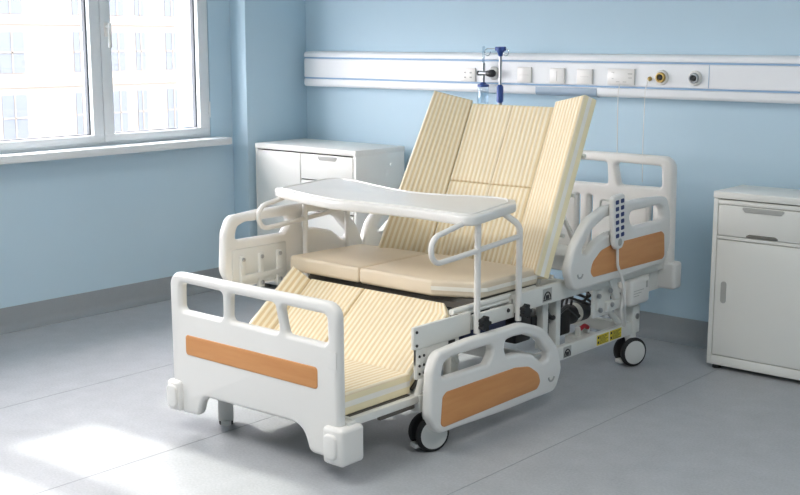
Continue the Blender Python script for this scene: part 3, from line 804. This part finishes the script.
# raised rim around the working surface
cx_, cy_ = -3.16, 3.62
inner = [(cx_+(x-cx_)*.945, cy_+(y-cy_)*.90) for x, y in rnd2(L, rr, 7)]
b = BM(); ip = [Vector((x, y, tz+.0005)) for x, y in inner]; tube(b, ip, .004, 8, closed=True); build('rim', b, M['plastic'], tt)
def side_stand(x, dy, s):
    zb, zt = .405, tz-.034
    for y in (3.465+dy, 3.735+dy):
        b = BM()
        if y > 3.6+dy: tube(b, fillet([(x, y, zb), (x, y, zt-.045), (x-s*.05, y-.06, zt+.010)], .05), .0125, 14)
        else: tube(b, [(x, y, zb), (x, y, zt+.004)], .0125, 14)
        lg = build('leg', b, M['plastic'], ot)
    b = BM(); y1 = 3.735+dy
    tube(b, fillet([(x, 3.375+dy, zt+.004), (x, 3.29+dy, zt-.012), (x, 3.185+dy, .800), (x, 3.195+dy, .705), (x, 3.33+dy, .712), (x, y1, .742)], [0, .05, .06, .06, .05, 0], 8), .0105, 14)
    build('side_loop', b, M['plastic'], ot)
    for y in (3.465+dy, 3.735+dy):
        b = BM(); yk = y+.028
        lathe(b, [(.010, 0), (.012, .012), (.024, .014), (.026, .020), (.026, .030), (.018, .036)], (x-.002, yk-.010, .442), (s, 0, 0), 9)
        tube(b, [(x, y, .442), (x, yk+.01, .442)], .008, 8)
        for k in range(5):
            a = 2*PI*k/5; lathe(b, [(.008, .012), (.008, .034)], (x, yk-.010+.022*math.cos(a), .442+.022*math.sin(a)), (s, 0, 0), 8)
        build('clamp_knob', b, M['black'], ot)
side_stand(-2.598, 0, 1); side_stand(-3.655, .145, -1)

# ================================================================== HAND CONTROL hanging on the head-end rail
hx = XN+.045
hc = thing('hand_control', (hx, 4.335, .74), 'white corded hand control with two columns of dark buttons hanging on side rail', 'remote')
hl = rnd2([(-.048, .105), (.048, .108), (.050, .02), (.040, -.105), (.022, -.128), (-.022, -.128), (-.040, -.105), (-.050, .02)], [.02, .02, .2, .03, .02, .02, .03, .2], 6)
tilt = Matrix.Rotation(math.radians(4), 3, 'X')
uu = tilt @ Vector((0, 1, 0)); vv = tilt @ Vector((0, 0, 1)); hO = Vector((hx, 4.345, .745))
build('body', plate_mesh([hl], hO, uu, vv, .026, .009, 4), M['plastic'], hc)
for r in range(6):
    for c in (-1, 1):
        o_ = hO+uu*(c*.021)+vv*(.078-.029*r)+Vector((.0125, 0, 0))
        build('button', plate_mesh([RR(-.013, .013, -.009, .009, .005)], o_, uu, vv, .004, .001), M['button'], hc)
b = BM(); build('badge', plate_mesh([RR(-.016, .016, -.016, .016, .015)], hO+vv*-.098+Vector((.0125, 0, 0)), uu, vv, .003, .001), M['recess'], hc)
b = BM(); tube(b, fillet([(hx-.012, 4.345, .84), (hx-.04, 4.345, .822), (hx-.085, 4.345, .822), (hx-.085, 4.345, .78)], .012), .005, 8); build('hook', b, M['plastic_grey'], hc)
cp = fillet([hO+vv*-.125, hO+vv*-.20, (hx+.006, 4.405, .46), (hx, 4.43, .36), (hx-.045, 4.52, .262), (hx-.06, 4.545, .215), (hx-.06, 4.50, .30), (hx-.075, 4.56, .40)], .06, 8)
b = BM(); tube(b, cp, .0062, 8); build('cord', b, M['plastic'], hc)

# ================================================================== INFUSION POLE
ix, iy = -3.69, 5.10
ip_ = thing('infusion_pole', (ix, iy, 0), 'steel infusion pole with blue hook head and blue grip behind the backrest', 'pole')
b = BM(); lathe(b, [(.0075, .03), (.0075, 1.42)], (ix, iy, 0), (0, 0, 1), 14); build('upper_tube', b, M['steel'], ip_)
b = BM(); lathe(b, [(.012, .03), (.012, 1.18)], (ix, iy, 0), (0, 0, 1), 14); build('lower_tube', b, M['steel'], ip_)
b = BM(); lathe(b, [(.012, 1.165), (.018, 1.172), (.018, 1.248), (.013, 1.256), (.009, 1.26)], (ix, iy, 0), (0, 0, 1), 18); build('height_grip', b, M['blue'], ip_)
b = BM(); lathe(b, [(.010, 1.408), (.014, 1.42), (.020, 1.432), (.020, 1.452), (.012, 1.456)], (ix, iy, 0), (0, 0, 1), 18); box(b, ix-.030, ix+.030, iy-.012, iy+.012, 1.436, 1.458, .005); build('hook_head', b, M['blue'], ip_)
for s in (-1, 1):
    b = BM(); L_ = .085 if s < 0 else .035
    pts = [(ix+s*.02, iy, 1.447), (ix+s*(L_+.0), iy, 1.447)]+[(ix+s*(L_+.018*math.sin(math.radians(a))), iy, 1.429+.018*math.cos(math.radians(a))) for a in range(0, 300, 20)]
    tube(b, pts, .0026, 8); build('hook', b, M['chrome'], ip_)
b = BM()
for k in range(5):
    a = 2*PI*k/5+.3; tube(b, [(ix, iy, .05), (ix+.13*math.cos(a), iy+.13*math.sin(a), .035)], .011, 8)
lathe(b, [(.02, .03), (.02, .08)], (ix, iy, 0), (0, 0, 1), 16); lathe
for k in range(5):
    a = 2*PI*k/5+.3; lathe(b, [(.017, -.009), (.017, .009)], (ix+.13*math.cos(a), iy+.13*math.sin(a), .017), (math.cos(a+1.57), math.sin(a+1.57), 0), 14)
build('base', b, M['black'], ip_)

# ================================================================== LIGHT
w = bpy.data.worlds.new('sky'); SC.world = w; w.use_nodes = True
bg = w.node_tree.nodes['Background']; bg.inputs[0].default_value = (1, .915, .945, 1); bg.inputs[1].default_value = 7.1
sun = bpy.data.lights.new('sun', 'SUN'); sun.energy = 1.9; sun.angle = math.radians(1.6); sun.color = (1, .95, .86)
so = bpy.data.objects.new('sun', sun); COL.objects.link(so); so.location = (-12, 2, 9)
so.rotation_euler = Vector((1, .05, -.62)).to_track_quat('-Z', 'Y').to_euler()
for (a, c) in (W1, W2):
    l = bpy.data.lights.new('window_portal', 'AREA'); l.shape = 'RECTANGLE'; l.size = WZ1-WZ0; l.size_y = c-a
    l.cycles.is_portal = True
    lo = bpy.data.objects.new('window_portal', l); COL.objects.link(lo)
    lo.location = (XL-.12, (a+c)/2, (WZ0+WZ1)/2); lo.rotation_euler = Vector((1, 0, 0)).to_track_quat('-Z', 'Y').to_euler()
# added fill lights as unseen ceiling panels, in front of and beside the bed
for lx, ly, e, lab in ((-3.2, 1.3, 21, 'square white ceiling light panel on the window side, in front of the footboard'), (-.3, 2.4, 16, 'square white ceiling light panel above the open floor beside the bed')):
    cl = thing('ceiling_light', (lx, ly, ZC), lab, 'lamp', 'ceiling light panels')
    b = BM(); box(b, lx-.6, lx+.6, ly-.6, ly+.6, ZC-.03, ZC-.001, .004); build('housing', b, M['plastic'], cl)
    al = bpy.data.lights.new('ceiling_lamp', 'AREA'); al.shape = 'SQUARE'; al.size = 1.15; al.energy = e; al.color = (1, .97, .93)
    ao = bpy.data.objects.new('ceiling_lamp', al); COL.objects.link(ao); ao.location = (lx, ly, ZC-.035)

# ================================================================== CAMERA
cam = bpy.data.cameras.new('camera'); co = bpy.data.objects.new('camera', cam); COL.objects.link(co)
F = 1178
cam.sensor_width = 36; cam.lens = F/800*36; cam.clip_start = .05; cam.clip_end = 300
co.location = (0, 0, 1.5); co.rotation_euler = (PI/2-math.atan(209/F), 0, math.radians(40.7))
SC.camera = co
SC.view_settings.view_transform = 'Standard'; SC.view_settings.look = 'None'; SC.view_settings.gamma = 1
SC.view_settings.use_curve_mapping = False
SC.view_settings.exposure = 1.42
SC.cycles.max_bounces = 10; SC.cycles.diffuse_bounces = 6; SC.cycles.sample_clamp_indirect = 8
